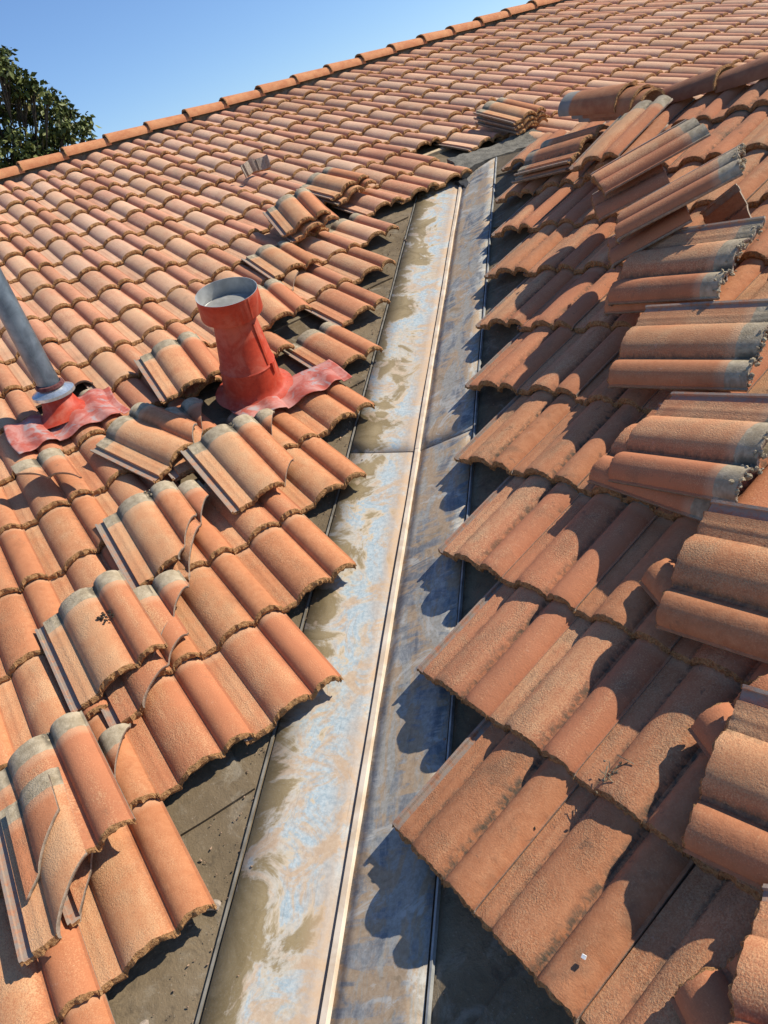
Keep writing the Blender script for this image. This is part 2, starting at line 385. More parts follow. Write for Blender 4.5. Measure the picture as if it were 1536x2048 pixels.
for pl, t, j in cells:
    M = jit(pl, t, j); vis = False; area = 0
    pr = [project(M @ Vector(c)) for c in ((0, 0, 0), (.3, 0, 0), (.3, .37, -.02), (0, .37, -.02), (.15, .18, .03))]
    if all(p for p in pr):
        vis = any(-4 < p[0] < 1540 and -4 < p[1] < 2052 for p in pr)
        area = abs(sum(pr[a][0] * pr[(a + 1) % 4][1] - pr[(a + 1) % 4][0] * pr[a][1] for a in range(4))) / 2
        # hidden behind the wing's ridge
        if pl == 'L' and (j >= 9 or t > 12) and (M @ Vector((.15, .2, .03)) - oR).dot(uR) > 9.85 * E:
            q = M @ Vector((.15, .2, .04)); dq = (CAM_POS - q)
            for s in [i / 60 for i in range(60)]:
                z = q + dq * s - oR
                if z.dot(nR) < .03 and z.dot(uR) < 9.85 * E and s > .02: vis = False
    info.append((vis, area, pl, t, j, M))
vis_list = sorted([i for i in info if i[0]], key=lambda i: -i[1])[:300]
keep = {(i[2], i[3], i[4]) for i in vis_list}
rows = {}
for v, a, pl, t, j, M in info:
    if (pl, t, j) in keep: rows.setdefault((pl, j), []).append(t)
Lr = sorted(j for p, j in rows if p == 'L'); Rr = sorted(j for p, j in rows if p == 'R')
far_bm = bmesh.new(); rl = far_bm.verts.layers.float.new('rnd'); far_uv = far_bm.loops.layers.uv.new('tile')
low = [tile_bm(300 + i, 8, 3) for i in range(3)]
for v, a, pl, t, j, M in info:
    if (pl, t, j) in keep:
        ts = sorted(rows[(pl, j)])
        if pl == 'L' and j <= 9 and t <= 15:
            k = len([q for q in ts if q >= t and not (j == 9 and q > 12)])
            if j == 9 and t > 12: lab = 'roof tile under the stack beside the dark hole, %s from the hole' % ORD[t - 13]
            else: lab = 'left slope roof tile, %s from the metal valley in the %s course from the bottom' % (ORD[max(1, k)], ORD[Lr.index(j) + 1])
        elif pl == 'L':
            ts = [q for q in ts if q > 15] if j <= 9 else ts; k = ts.index(t) + 1
            lab = 'main slope roof tile, %s from the left in the %s course below the top ridge' % (ORD[k], ORD[JTOP - j + 1])
            if j <= 9: lab = 'tile behind the dark right ridge, %s along in the %s course below the top' % (ORD[k], ORD[JTOP - j + 1])
        else:
            lab = 'right slope roof tile, %s from the metal valley in the %s course from the bottom' % (ORD[ts.index(t) + 1], ORD[Rr.index(j) + 1])
        dist = (M.translation - CAM_POS).length
        me = (NEAR if dist < 4.2 else MID)[rj.randrange(12)]
        if (pl, t, j) == ('L', 1, 7): me = tile_me(77, 22, 9, cuts=[((0, .15), (.3, .13)), ((.13, 0), (.13, .1))][:1])
        if pl == 'R' and j == 9: me = tile_me(500 + t, 14, 6, cuts=[((.3, .3), (0, .3))])
        if pl == 'L' and j == 0 and t == -1 and False: pass
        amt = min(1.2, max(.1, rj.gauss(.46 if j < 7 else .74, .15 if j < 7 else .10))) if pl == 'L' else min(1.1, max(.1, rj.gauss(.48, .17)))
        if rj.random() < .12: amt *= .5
        put_tile(me, M, lab, 'laid roof tiles', amt, rj.uniform(.08, .32) if pl == 'L' else rj.uniform(.45, .95), pink_mix=(min(.85, max(0, (j - 4) / 9)) if pl == 'L' else .12) * rj.uniform(.6, 1.1))  # left slope colour turns paler and pinker towards the upper courses
    else:
        src = low[(t * 7 + j) % 3]; rv = rj.random(); mp = {}
        suv = src.loops.layers.uv['tile']
        for vv in src.verts:
            nv = far_bm.verts.new(M @ vv.co); nv[rl] = rv; mp[vv] = nv
        for fc in src.faces:
            nf = far_bm.faces.new([mp[q] for q in fc.verts]); nf.material_index = fc.material_index; nf.smooth = True
            for l0, l1 in zip(fc.loops, nf.loops): l1[far_uv].uv = l0[suv].uv
for b in low: b.free()
me = bpy.data.meshes.new('roof_tiles'); far_bm.to_mesh(me); far_bm.free()
tag(link('roof_tiles', me, [M_FACE_S, M_EDGE, M_RAW]), 'farthest terracotta roof tiles covering the rest of the slopes', 'roof tiles', None, 'stuff')

# ------------------------------------------------------------------ loose tiles
rl_ = random.Random(11)
def loose(key, label, pl, ps, cuts=(), off=None, amt=.6, dirt=.2, seed=None, group='loose roof tiles'):
    M = pose(pl, *ps)
    if off: M = M @ Matrix.Translation(off[:3]) @ Matrix.Rotation(off[3] if len(off) > 3 else 0, 4, 'Z')
    me = tile_me(seed or rl_.randrange(9999), 24, 9, cuts=list(cuts), rag=1.3)
    return put_tile(me, M, label, group, amt * .8, dirt)
def piece(*a, **k):
    o = loose(*a, **k); o.name = 'tile_fragment'; o['category'] = 'tile fragment'; o['group'] = 'cut tile fragments'; return o
T = {
'T1A': (-0.3691, 0.2645, 0.0661, 0.0212, -0.0519, -0.1314), 'T1B': (-0.3887, 0.1314, 0.0873, -0.0332, -0.0753, -0.1061),
'T2': (-0.0757, 0.7584, 0.0543, 0.0012, -0.0382, -0.1336), 'T3': (0.2559, 1.1185, 0.0499, -0.0381, -0.0113, -0.0532),
'T4': (0.709, 1.2208, 0.0577, 0.0145, 0.1111, 0.0248), 'T5': (0.548, 1.6319, 0.0635, 0.2987, 0.0117, -0.0961),
'T6': (0.8034, 2.1425, 0.0667, -0.0955, 0.0327, -0.0154), 'T8': (1.7795, 2.8616, 0.0629, -0.0799, -0.0562, 0.0681),
'T9': (2.0821, 3.2385, 0.109, -0.232, -0.0234, -0.1516), 'T10': (2.6228, 3.5436, 0.0889, 0.0434, -0.0674, -0.0976),
'T12': (4.2224, 3.5221, 0.124, 0.0253, 0.0206, 0.0275), 'T15': (1.4371, 2.4166, 0.0487, -0.1068, -0.0276, -0.0009),
'RA': (-0.6673, 2.1164, 0.1822, -1.5229, 0.1928, 0.004), 'RB': (-0.4446, 1.7496, 0.1478, -1.3891, 0.1816, 0.135),
'RC': (-0.1375, 1.4146, 0.1056, -1.5974, 0.128, -0.1294), 'RD': (0.2576, 1.036, 0.155, -1.4772, 0.3016, 0.05),
'RE': (0.5677, 0.6467, 0.1285, -1.403, 0.2264, 0.1269), 'RF': (0.772, 0.3547, 0.0889, -1.1638, -0.1726, -0.0872),
'RG': (-0.86, 2.2644, 0.2192, -0.9742, -0.0437, -0.1338), 'RH': (-1.2808, 2.5735, 0.2206, -0.6898, -0.0464, -0.0028),
'RI': (-1.6717, 2.8562, 0.1323, -0.0241, 0.0067, -0.0261), 'RJ': (-1.8066, 3.0006, 0.1162, 1.546, -0.0931, -0.0317)}
UP = ((0, .44), (0, 0))
loose('', 'loose roof tile at the bottom left with a grey head, topped by cut fragments', 'L', T['T1A'])
piece('', 'large diagonally cut tile fragment lying in the loose tile at bottom left', 'L', T['T1B'], [((.187, 0), (.187, .44)), ((.062, 0), (.187, .135))], amt=1.0)
piece('', 'small pointed pinkish cut fragment topmost of the pile at bottom left', 'L', T['T1B'], [((.30, .425), (0, .425)), ((.018, .44), (.018, 0)), ((.03, .15), (.165, .30)), ((.16, 0), (.16, .44))], off=(.006, -.012, .017), amt=.05, dirt=.5)
piece('', 'dusty grey sliver of tile poking out beside the bottom left loose tile', 'L', (-.28, .175, .03, 0, 0, 0), [((.19, .28), (.30, .435))], dirt=.8)
loose('', 'loose roof tile with a dark dirt clump lying on its cream barrel', 'L', T['T2'], amt=1.05)
piece('', 'diagonally cut tile with a grey head poking out right of the dirt clump tile', 'L', (.09, .64, .036, 0, 0, -.05), [((.138, .19), (.30, .35))])
piece('', 'red diagonally cut tile half covered by the loose tile with the dirt clump', 'L', (0, .64, .030, 0, -.01, -.04), [((.075, 0), (.30, .165))], amt=.3)
loose('', 'loose roof tile with a sawn right edge, just above the dirt clump tile', 'L', T['T3'], [((.17, 0), (.20, .03)), ((.19, .04), (.31, .2))], amt=.9)
piece('', 'thin sawn tile strip curling out behind the loose tile beside the black hole', 'L', (.36, 1.06, .026, 0, 0, -.06), [((.05, 0), (.30, .33))], dirt=.5)
loose('', 'loose roof tile with clipped lower right corner, nearest the red flue', 'L', T['T4'], [((.2, -.003), (.305, .10))], amt=.9)
piece('', 'small grey tile sliver leaning behind the clipped tile below the red flue', 'L', (.83, 1.28, .034, 0, 0, 0), [((.2, .27), (.30, .43))], dirt=.8)
loose('', 'loose roof tile turned sideways just below the red pipe flashing', 'L', T['T5'], [((.2, -.003), (.305, .09))], amt=.95)
piece('', 'grey headed cut tile poking out above the sideways loose tile', 'L', (.62, 1.6, .045, 0, 0, 0), [((.16, .11), (.30, .41))], dirt=.5)
loose('', 'loose roof tile in the shadow of the red flue, just left of it', 'L', T['T6'], amt=.8)
piece('', 'curved broken tile shard with grey skin lying near the left edge', 'L', (.0, 1.615, .055, .05, .10, 0), [((.10, .385), (.31, .20)), ((.10, .44), (.10, 0))], dirt=.5)
loose('', 'loose roof tile with exposed rails directly above the red flue', 'L', T['T8'], amt=.9)
piece('', 'cream broken bit of tile under the loose tile above the red flue', 'L', (1.76, 2.72, .02, 0, 0, 0), [((.30, .13), (0, .13)), ((.04, 0), (.15, .10)), ((.15, 0), (.15, .4))], amt=1.2)
loose('', 'tilted loose roof tile, top of the stack of two crossing the middle of left slope', 'L', T['T9'], amt=.85)
loose('', 'lower roof tile under the tilted loose tile in mid left slope', 'L', T['T9'], off=(.035, -.035, -.045, .06), amt=.8)
loose('', 'flat loose roof tile, top of the farther stack of two on left slope', 'L', T['T10'], amt=1.0)
loose('', 'lower roof tile of the farther stack of two on left slope', 'L', T['T10'], off=(.02, -.03, -.04, -.03), amt=1.0)
for k in range(3):
    loose('', ('top', 'middle', 'bottom')[k] + ' roof tile of the stack of three left of the grey capped ridge pieces', 'L', T['T12'], off=(.012 * k - .005 * (k == 1), -.006 * k, -.036 * k, .02 * k), amt=.9 - .3 * k)
loose('', 'slipped roof tile with a grey shoulder just right of the red flue', 'L', T['T15'], amt=.7)
M0 = pose('L', 2.50, 4.55, .05, 0, 0, 0)
for k, (lab, dx, dy, ax, az) in enumerate((('left upright tile shard propped on the left slope above the loose tiles', 0, 0, 1.25, .5), ('right upright tile shard propped on the left slope above the loose tiles', .10, .02, 1.05, -.2))):
    me = tile_me(900 + k, 16, 6, cuts=[((.3, .105), (-.05, .085)), ((.085, 0), (.10, .4))])
    me.materials[0] = M_RAW
    o = put_tile(me, M0 @ Matrix.Translation((dx, dy, .0)) @ Matrix.Rotation(az, 4, 'Z') @ Matrix.Rotation(ax, 4, 'X'), lab, 'cut tile fragments', .9, .7, 'tile fragment', 'tile_fragment')
# right-hand slope: rows of tiles lifted off and laid across the courses
RD_ = .55
loose('', 'loose tile laid across the right slope with a grey head, topmost of the sideways row', 'R', T['RA'], amt=.75, dirt=RD_)
loose('', 'tile beneath the topmost sideways tile on the right slope', 'R', T['RA'], off=(.01, -.045, -.04, .03), amt=.3, dirt=RD_)
loose('', 'sideways loose tile on the right slope, second from the top', 'R', T['RB'], amt=.75, dirt=RD_)
loose('', 'sideways loose tile on the right slope, third from the top', 'R', T['RC'], amt=.7, dirt=RD_)
loose('', 'tile under the third sideways tile, its end jutting towards the valley', 'R', (-.20, 1.41, .062, -1.65, .05, 0), amt=.4, dirt=RD_)
loose('', 'sideways loose tile on the right slope, third from the bottom with a white chip mark', 'R', T['RD'], amt=.6, dirt=RD_)
loose('', 'shadowed red tile whose corner juts from beneath the third lowest sideways tile', 'R', (.279, 1.126, .045, -2.007, .0, 0), [((.3, .2), (0, .2))], amt=.1, dirt=RD_)
loose('', 'coarse grained sideways loose tile on the right slope, second from the bottom', 'R', T['RE'], amt=.85, dirt=RD_)
loose('', 'shadowed tile whose corner juts from beneath the coarse grained sideways tile', 'R', (.61, .845, .05, -2.007, 0, 0), [((.3, .2), (0, .2))], amt=.1, dirt=RD_)
loose('', 'sideways loose tile in the bottom right corner', 'R', T['RF'], amt=.6, dirt=RD_)
loose('', 'dark tile corner jutting from beneath the bottom right sideways tile', 'R', (.854, .417, .045, -2.007, 0, 0), [((.3, .2), (0, .2))], amt=.1, dirt=RD_)
loose('', 'slanted loose tile with a broken grey head, lower of the two slanted long ones', 'R', T['RG'], amt=.6, dirt=.4)
loose('', 'shaded red tile under the lower slanted loose tile', 'R', T['RG'], [((.3, .3), (0, .3))], off=(.02, -.09, -.07, .12), amt=.15, dirt=.7)
loose('', 'slanted loose tile with a grey head, upper of the two slanted long ones', 'R', T['RH'], amt=.9, dirt=.3)
loose('', 'shaded tile under the upper slanted loose tile', 'R', T['RH'], [((.3, .3), (0, .3))], off=(.03, -.03, -.075, -.1), amt=.3, dirt=.8)
loose('', 'cream barrelled loose tile with a grey head pointing at the nested ridge caps', 'R', T['RI'], amt=1.15, dirt=.2)
loose('', 'tile under the cream barrelled loose tile by the nested ridge caps', 'R', T['RI'], [((.3, .3), (0, .3))], off=(.06, -.01, -.045, .0), amt=.4, dirt=.5)
loose('', 'dusky reversed loose tile with its head over the top of the metal valley', 'R', T['RJ'], amt=.15, dirt=.75)
loose('', 'tile beneath the dusky reversed tile at the top of the valley', 'R', T['RJ'], off=(-.005, .03, -.036, .02), amt=.15, dirt=.75)
piece('', 'grey mortar crusted tile scrap standing behind the lower slanted tile', 'R', (-.66, 2.40, .05, -.9, .9, .2), [((.3, .16), (0, .16)), ((.12, 0), (.12, .4))], dirt=1.0, amt=.2)

# ------------------------------------------------------------------ ridge caps
def cap_me(seed, r0=.112, r1=.098, L=.42, th=.016, flat=.75):
    rg = random.Random(seed); bm = bmesh.new(); NA = 20
    ys = [0, .008, .03, .12, .22, .32, .36, L]
    rings = []
    for s in (0, 1):
        rr = []
        for y in ys:
            r = (r0 + (r1 - r0) * y / L) - (th if s else 0); ring = []
            for i in range(NA + 1):
                a = math.pi * (1.04 * i / NA - .02); k = rg.uniform(-.002, .002) if y < .02 else rg.uniform(-.0004, .0004)
                ring.append(bm.verts.new((-(r + k) * math.cos(a), y + (rg.uniform(-.004, .003) if y == 0 else 0), (r + k) * math.sin(a) * flat)))
            rr.append(ring)
        rings.append(rr)
    o, i_ = rings
    for j in range(len(ys) - 1):
        for a in range(NA):
            bm.faces.new((o[j][a], o[j][a + 1], o[j + 1][a + 1], o[j + 1][a])).material_index = 1 if j == 0 else 0
            bm.faces.new((i_[j][a], i_[j + 1][a], i_[j + 1][a + 1], i_[j][a + 1])).material_index = 2
        for a in (0, NA):
            bm.faces.new((o[j][a], o[j + 1][a], i_[j + 1][a], i_[j][a])).material_index = 2
    for a in range(NA):
        bm.faces.new((o[0][a], o[0][a + 1], i_[0][a + 1], i_[0][a])).material_index = 1
        bm.faces.new((o[-1][a], i_[-1][a], i_[-1][a + 1], o[-1][a + 1])).material_index = 2
    bmesh.ops.recalc_face_normals(bm, faces=bm.faces[:])
    for fc in bm.faces: fc.smooth = True
    for ed in bm.edges:
        if len(ed.link_faces) == 2 and (ed.calc_face_angle(0) > .8 or len({q.material_index for q in ed.link_faces}) > 1): ed.smooth = False
    me = bpy.data.meshes.new('ridge_cap'); bm.to_mesh(me); bm.free()
    for mt in (M_CAP, M_EDGE, M_RAW): me.materials.append(mt)
    return me
CAPS = [cap_me(40 + i) for i in range(5)]
def cap(M, label, group, dark=0., head=0., me=None):
    o = bpy.data.objects.new('ridge_cap', me or CAPS[rj.randrange(5)]); C.objects.link(o); o.matrix_world = M; o.color = (0, dark, head, 1)
    return tag(o, label, 'ridge cap', group)
def axis_frame(org, y, up):
    y = y.normalized(); x = y.cross(up).normalized(); z = x.cross(y)
    M = Matrix((x, y, z)).transposed().to_4x4(); M.translation = org; return M
JR = 18.12; UPZ = Vector((0, 0, 1))
RIDGE_Z = P('L', 0, JR * E).z
u0 = 4.33 * W - .40 * 9
for k in range(40):
    u = u0 + .40 * k
    M = axis_frame(P('L', u, JR * E, 0) + Vector((0, 0, .024 + rj.uniform(-.004, .004))), cL + UPZ * -.045 + nL * rj.uniform(-.012, .012), UPZ)
    p = project(M.translation)
    n_in = k - 7
    lab = 'ridge cap on the main top ridge, %s from the left' % ORD[n_in] if 1 <= n_in <= 18 else 'ridge cap on the main top ridge outside the picture'
    if 1 <= n_in <= 18: cap(M, lab, 'main ridge caps')
# wing ridge caps, front ends facing the gable
JW = 9.86
for k, (i, lab) in enumerate(((-5.72 + 1.37, 'dark ridge cap on the right ridge next to the nested grey headed caps'), (-5.72 + 2.74, 'dark ridge cap on the right ridge at the right edge'), (-5.72 + 4.1, 'ridge cap on the right ridge beyond the right edge'), (-5.72 + 5.47, 'ridge cap on the right ridge farthest beyond the right edge'))):
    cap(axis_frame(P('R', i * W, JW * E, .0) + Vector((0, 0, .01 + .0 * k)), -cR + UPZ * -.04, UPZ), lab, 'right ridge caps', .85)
KA = pose('R', -1.7428, 3.4376, .128, 1.525, -.12, .12)
for k, lab in enumerate(('grey headed ridge cap, leftmost and topmost of the three nested ones', 'middle one of the three nested ridge caps', 'rightmost of the three nested ridge caps')):
    cap(KA @ Matrix.Translation((0, (0, -.095, -.14)[k], -.020 * k)), lab, 'nested ridge caps', .5, 1.0)

# ------------------------------------------------------------------ house body under the tiles
HD = -.068
house = empty('house', valley(HD, 0), 'house whose terracotta roof has a stripped metal valley', 'house')
def slab(name, pts, th, mat, parent, smooth=False):
    bm = bmesh.new(); n = (pts[1] - pts[0]).cross(pts[2] - pts[0]).normalized()
    if n.z < 0: n = -n
    a = [bm.verts.new(p) for p in pts]; b = [bm.verts.new(p - n * th) for p in pts]
    bm.faces.new(a); bm.faces.new(b[::-1])
    for i in range(len(pts)): bm.faces.new((a[i], a[(i + 1) % len(pts)], b[(i + 1) % len(pts)], b[i]))
    return bm_obj(name, bm, mat, parent, smooth)
tv = lambda j: (j * E + .068 * 0 - valley(HD, 0).dot(uL)) / VD.dot(uL)
VB, VT = valley(HD, tv(-5)), valley(HD, tv(9.7))
JE = -5
slab('felt_underlay', [P('L', -12 * W, JE * E, HD), VB, VT, P('L', 18.4 * W, 4.0 * E, HD), P('L', 36 * W, 4.0 * E, HD), P('L', 36 * W, JR * E, HD), P('L', -12 * W, JR * E, HD)], .02, M_FELT, house)
slab('felt_underlay', [VB, P('R', 9 * W, (VB - oR).dot(uR), HD), P('R', 9 * W, JW * E, HD), P('R', (VT - oR).dot(cR), JW * E, HD), VT], .02, M_FELT, house)
RP = P('L', -12 * W, JR * E, HD); RQ = P('L', 36 * W, JR * E, HD)
back = Vector((uL.x, uL.y, -uL.z))
slab('roof_deck', [RP, RQ, RQ + back * 7, RP + back * 7], .02, M_FELT, house)
WP = P('R', (VT - oR).dot(cR), JW * E, HD); WQ = P('R', 9 * W, JW * E, HD)
wback = Vector((uR.x, uR.y, -uR.z))
slab('roof_deck', [WP - cR * .0, WQ, WQ + wback * 4, WP + wback * 4 + cR * 3.0], .02, M_FELT, house)
bm = bmesh.new(); N = 60; g = []; rb = random.Random(8)
for i in range(N + 1):
    c = P('L', (-12 + 48 * i / N) * W, JR * E, 0); hx = Vector((uL.x, uL.y, 0)).normalized() * .055
    g.append([bm.verts.new(c + hx * sx + Vector((0, 0, sz + (rb.uniform(-.006, .004) if sz > 0 else 0)))) for sx, sz in ((-1.3, -.10), (-1, .035), (1, .035), (1.3, -.10))])
for i in range(N):
    for a in range(3): bm.faces.new((g[i][a], g[i][a + 1], g[i + 1][a + 1], g[i + 1][a]))
bm_obj('ridge_bed', bm, M_LEAD, house, False)
# felt laps: each strip overlaps the one below
def felt_strip(pl, v0, ua, ub, vmax=9.75 * E, th=.009, wig=.006, seed=0):
    rg = random.Random(seed); bm = bmesh.new(); N = 40; up, lo = [], []
    for i in range(N + 1):
        u = ua + (ub - ua) * i / N; dv = rg.uniform(-wig, wig) * .4 + wig * math.sin(i * .7 + seed)
        lo.append((bm.verts.new(P(pl, u, v0 + dv, HD + th + rg.uniform(0, .002))), bm.verts.new(P(pl, u, v0 + dv, HD + .0005))))
        up.append(bm.verts.new(P(pl, u, min(v0 + .9, vmax), HD + .001)))
    for i in range(N):
        bm.faces.new((lo[i][0], lo[i + 1][0], up[i + 1], up[i])); bm.faces.new((lo[i][1], lo[i + 1][1], lo[i + 1][0], lo[i][0]))
    return bm
def valley_u(pl, v):
    h = HD; o, c, s, n = FR[pl]; t = (v - (valley(h, 0) - o).dot(s)) / VD.dot(s); return (valley(h, t) - o).dot(c)
for k, j in enumerate((-1.35, .69, 2.75, 4.8, 6.9, 8.6)):
    v = j * E
    ul = valley_u('L', v) - .315 / abs(wL.dot(cL)); VMAX = JR * E; bm_obj('felt_lap', felt_strip('L', v, ul - 3.0, ul, seed=k), M_FELT, house, False)
    ur = valley_u('R', v + .2) + .285 / abs(wR.dot(cR)); bm_obj('felt_lap', felt_strip('R', v + .2, ur + 3.0, ur, seed=k + 9), M_FELT, house, False)
# walls and ground
GZ = P('L', 0, JE * E).z - 2.8
def wall(a, b, z1, name='wall'):
    a = Vector((a.x, a.y, 0)); b = Vector((b.x, b.y, 0)); dv = (b - a).normalized(); nn = Vector((-dv.y, dv.x, 0)) * .1
    bm = bmesh.new(); vs = []
    for z in (GZ - .1, z1):
        vs.append([bm.verts.new(Vector((q.x, q.y, z))) for q in (a + nn, b + nn, b - nn, a - nn)])
    for i in range(4): bm.faces.new((vs[0][i], vs[0][(i + 1) % 4], vs[1][(i + 1) % 4], vs[1][i]))
    bm.faces.new(vs[1]); bm.faces.new(vs[0][::-1])
    bm_obj(name, bm, M_WALL, house, False)
ez = P('L', 0, JE * E).z + .05
wall(P('L', -11.6 * W, (JE + 1.2) * E), VB + VD * .45 - Vector((0, 0, 0)), ez)
wall(VB + VD * .45, P('R', 8.6 * W, (JE + 1.4) * E), ez)
wall(P('L', -11.6 * W, (JE + 1.2) * E), RP + back * 6.4 + cL * .1, ez)
bm = bmesh.new(); S = 900
bmesh.ops.create_grid(bm, x_segments=8, y_segments=8, size=S)
g = bm_obj('ground', bm, M_GROUND, None, False, Matrix.Translation((0, 0, GZ))); g['kind'] = 'structure'

# ------------------------------------------------------------------ metal valley
val = empty('valley_flashing', valley(-.06, 0), 'weathered sheet metal valley flashing with raised centre rib, mud stained pale blue', 'valley flashing')
HZ = -.060
TLAP = (3.40 * E - valley(HZ, 0).dot(uL)) / VD.dot(uL)
LAPV = P('L', 4.575 * W, 3.375 * E, HZ); TLAP = LAPV.dot(VD)
TB, TT = tv(-4.9), tv(9.25)
def pan(name, side, t0, t1, mat, lift):
    nn, ww, wid = (nL, wL, .302) if side == 'L' else (nR, wR, .272)
    bm = bmesh.new(); uvl = bm.loops.layers.uv.new('pan'); prof = [.012, .05, .12, .2, wid - .014]
    N = max(8, int((t1 - t0) / .09)); g = []
    for i in range(N + 1):
        t = t0 + (t1 - t0) * i / N; row = []
        for q in prof:
            wv = .0012 * math.sin(5.1 * t + q * 9) + .0009 * math.sin(13 * t + 31 * q)
            row.append((bm.verts.new(valley(HZ, t) + ww * q + nn * (lift + wv)), q, t))
        g.append(row)
    for i in range(N):
        for a in range(len(prof) - 1):
            vs = (g[i][a], g[i][a + 1], g[i + 1][a + 1], g[i + 1][a]); fc = bm.faces.new([v[0] for v in vs])
            for lp, v in zip(fc.loops, vs): lp[uvl].uv = (v[1], v[2])
    for fc in bm.faces: fc.smooth = True
    me = bpy.data.meshes.new(name); bm.to_mesh(me); bm.free()
    o = link(name, me, mat, val); md = o.modifiers.new('th', 'SOLIDIFY'); md.thickness = .0012; md.offset = 0
    return o
def sweep(name, prof, t0, t1, mat, step=.12, wob=.0):
    """prof: function list of points relative to the valley line"""
    bm = bmesh.new(); N = max(4, int((t1 - t0) / step)); g = []
    for i in range(N + 1):
        t = t0 + (t1 - t0) * i / N
        g.append([bm.verts.new(valley(HZ, t) + q + UPZ * wob * math.sin(7 * t) + Vector((1, 0, 0)) * wob * math.sin(4.3 * t + 1)) for q in prof])
    n = len(prof)
    for i in range(N):
        for a in range(n): bm.faces.new((g[i][a], g[i][(a + 1) % n], g[i + 1][(a + 1) % n], g[i + 1][a]))
    bm.faces.new(g[0]); bm.faces.new(g[-1][::-1])
    return bm_obj(name, bm, mat, val, False)
pan('lower_pan', 'L', TB, TLAP + .12, M_ZL, 0); pan('lower_pan', 'R', TB, TLAP + .12, M_ZR, 0)
pan('upper_pan', 'L', TLAP, TT, M_ZL, .0035); pan('upper_pan', 'R', TLAP, TT, M_ZR, .0035)
X = Vector((1, 0, 0))
rib = lambda s: [wL * .0125 - UPZ * .003, wL * .0095 + UPZ * .0115 * s, wL * .0085 + UPZ * .0135 * s, wR * .0075 + UPZ * .0135 * s, wR * .0088 + UPZ * .0115 * s, wR * .0135 - UPZ * .003]
sweep('centre_rib', rib(1), TB, TLAP + .002, M_RIB, wob=.0008); sweep('centre_rib', rib(1.1), TLAP + .002, TT, M_RIB, wob=.0008)
for side, ww, nn, wid in (('L', wL, nL, .302), ('R', wR, nR, .272)):
    hh = .0035 if side == 'L' else .007
    sweep('edge_hem', [ww * (wid - .0075) - nn * .001, ww * (wid - .0065) + nn * hh, ww * (wid - .001) + nn * hh, ww * (wid + .001) - nn * .003], TB, TT, M_HEML if side == 'L' else M_HEM, wob=.0012)

# ------------------------------------------------------------------ flue with red paint
def lathe(bm, prof, M, N=40, mi=0, close=False):
    rings = []
    for r, z in prof:
        rings.append([bm.verts.new(M @ Vector((r * math.cos(2 * math.pi * i / N), r * math.sin(2 * math.pi * i / N), z))) for i in range(N)])
    for a, b in zip(rings, rings[1:]):
        for i in range(N):
            bm.faces.new((a[i], a[(i + 1) % N], b[(i + 1) % N], b[i])).material_index = mi
    if close: bm.faces.new(rings[-1]).material_index = mi
    return rings
def drape(name, u0_, u1, v0, v1, h0, mat, parent, flat_v, NU=70, NV=26, amp=1.0, seed=0, ph=0.0):
    rg = random.Random(seed); bm = bmesh.new(); g = []
    for a in range(NV + 1):
        v = v0 + (v1 - v0) * a / NV; row = []
        for b in range(NU + 1):
            u = u0_ + (u1 - u0_) * b / NU; x = (u + ph) % W
            k = max(0, min(1, (flat_v - v) / .09)); k = k * k * (3 - 2 * k)
            z = sum(zt(max(0.0005, min(.2999, (x + dx)))) for dx in (-.028, -.016, -.006, 0, .006, .016, .028)) / 7
            vv = v + (.012 * math.sin(u * 11 + seed) + .006 * math.sin(u * 31)) * (1 - a / NV)
            row.append(bm.verts.new(P('L', u + .01 * math.sin(v * 13 + seed), vv, h0 - .022 * (v - v0) / E + amp * k * z + (1 - k) * .006 + .003 * math.sin(23 * u + 17 * v) + rg.uniform(-.0008, .0008))))
        g.append(row)
    for a in range(NV):
        for b in range(NU): bm.faces.new((g[a][b], g[a][b + 1], g[a + 1][b + 1], g[a + 1][b]))
    for fc in bm.faces: fc.smooth = True
    me = bpy.data.meshes.new(name); bm.to_mesh(me); bm.free()
    o = link(name, me, mat, parent); md = o.modifiers.new('th', 'SOLIDIFY'); md.thickness = .0025; md.offset = 1
    return o
FM = pose('L', 3.89 * W, 5.42 * E, -.01)
flue = empty('flue_vent', FM.translation, 'tapered red painted metal flue with an open round cap and red flashing', 'flue vent')
bm = bmesh.new(); lathe(bm, [(.185, .026), (.156, .033), (.142, .045), (.136, .07), (.1315, .11), (.126, .16)], FM); bm_obj('base_cone', bm, M_RED, flue)
bm = bmesh.new(); lathe(bm, [(.1275, .158), (.1285, .165), (.1220, .172), (.0905, .41), (.0895, .436), (.0, .436)], FM); bm_obj('flue_pipe', bm, M_RED, flue)
bm = bmesh.new(); lathe(bm, [(.0925, .412), (.133, .414), (.1355, .420), (.1340, .510), (.1343, .5135)], FM, 48)
lathe(bm, [(.1343, .5135), (.1318, .5135), (.1305, .44), (.123, .432), (.088, .432)], FM, 48, 1); bm_obj('open_cap', bm, [M_RED, M_ZINC], flue)
bm = bmesh.new(); lathe(bm, [(.1255, .442), (.100, .447), (.097, .451), (.06, .455), (.0, .457)], FM, 40); bm_obj('inner_disc', bm, M_DISC, flue)
def boxM(bm, M, sx, sy, sz):
    vs = [bm.verts.new(M @ Vector((x * sx, y * sy, z * sz))) for x in (-.5, .5) for y in (-.5, .5) for z in (-.5, .5)]
    for q in ((0, 1, 3, 2), (4, 6, 7, 5), (0, 4, 5, 1), (2, 3, 7, 6), (0, 2, 6, 4), (1, 5, 7, 3)): bm.faces.new([vs[i] for i in q])
ca = math.atan2(-.75, .45)
dirc = Vector((math.cos(ca), math.sin(ca), 0))
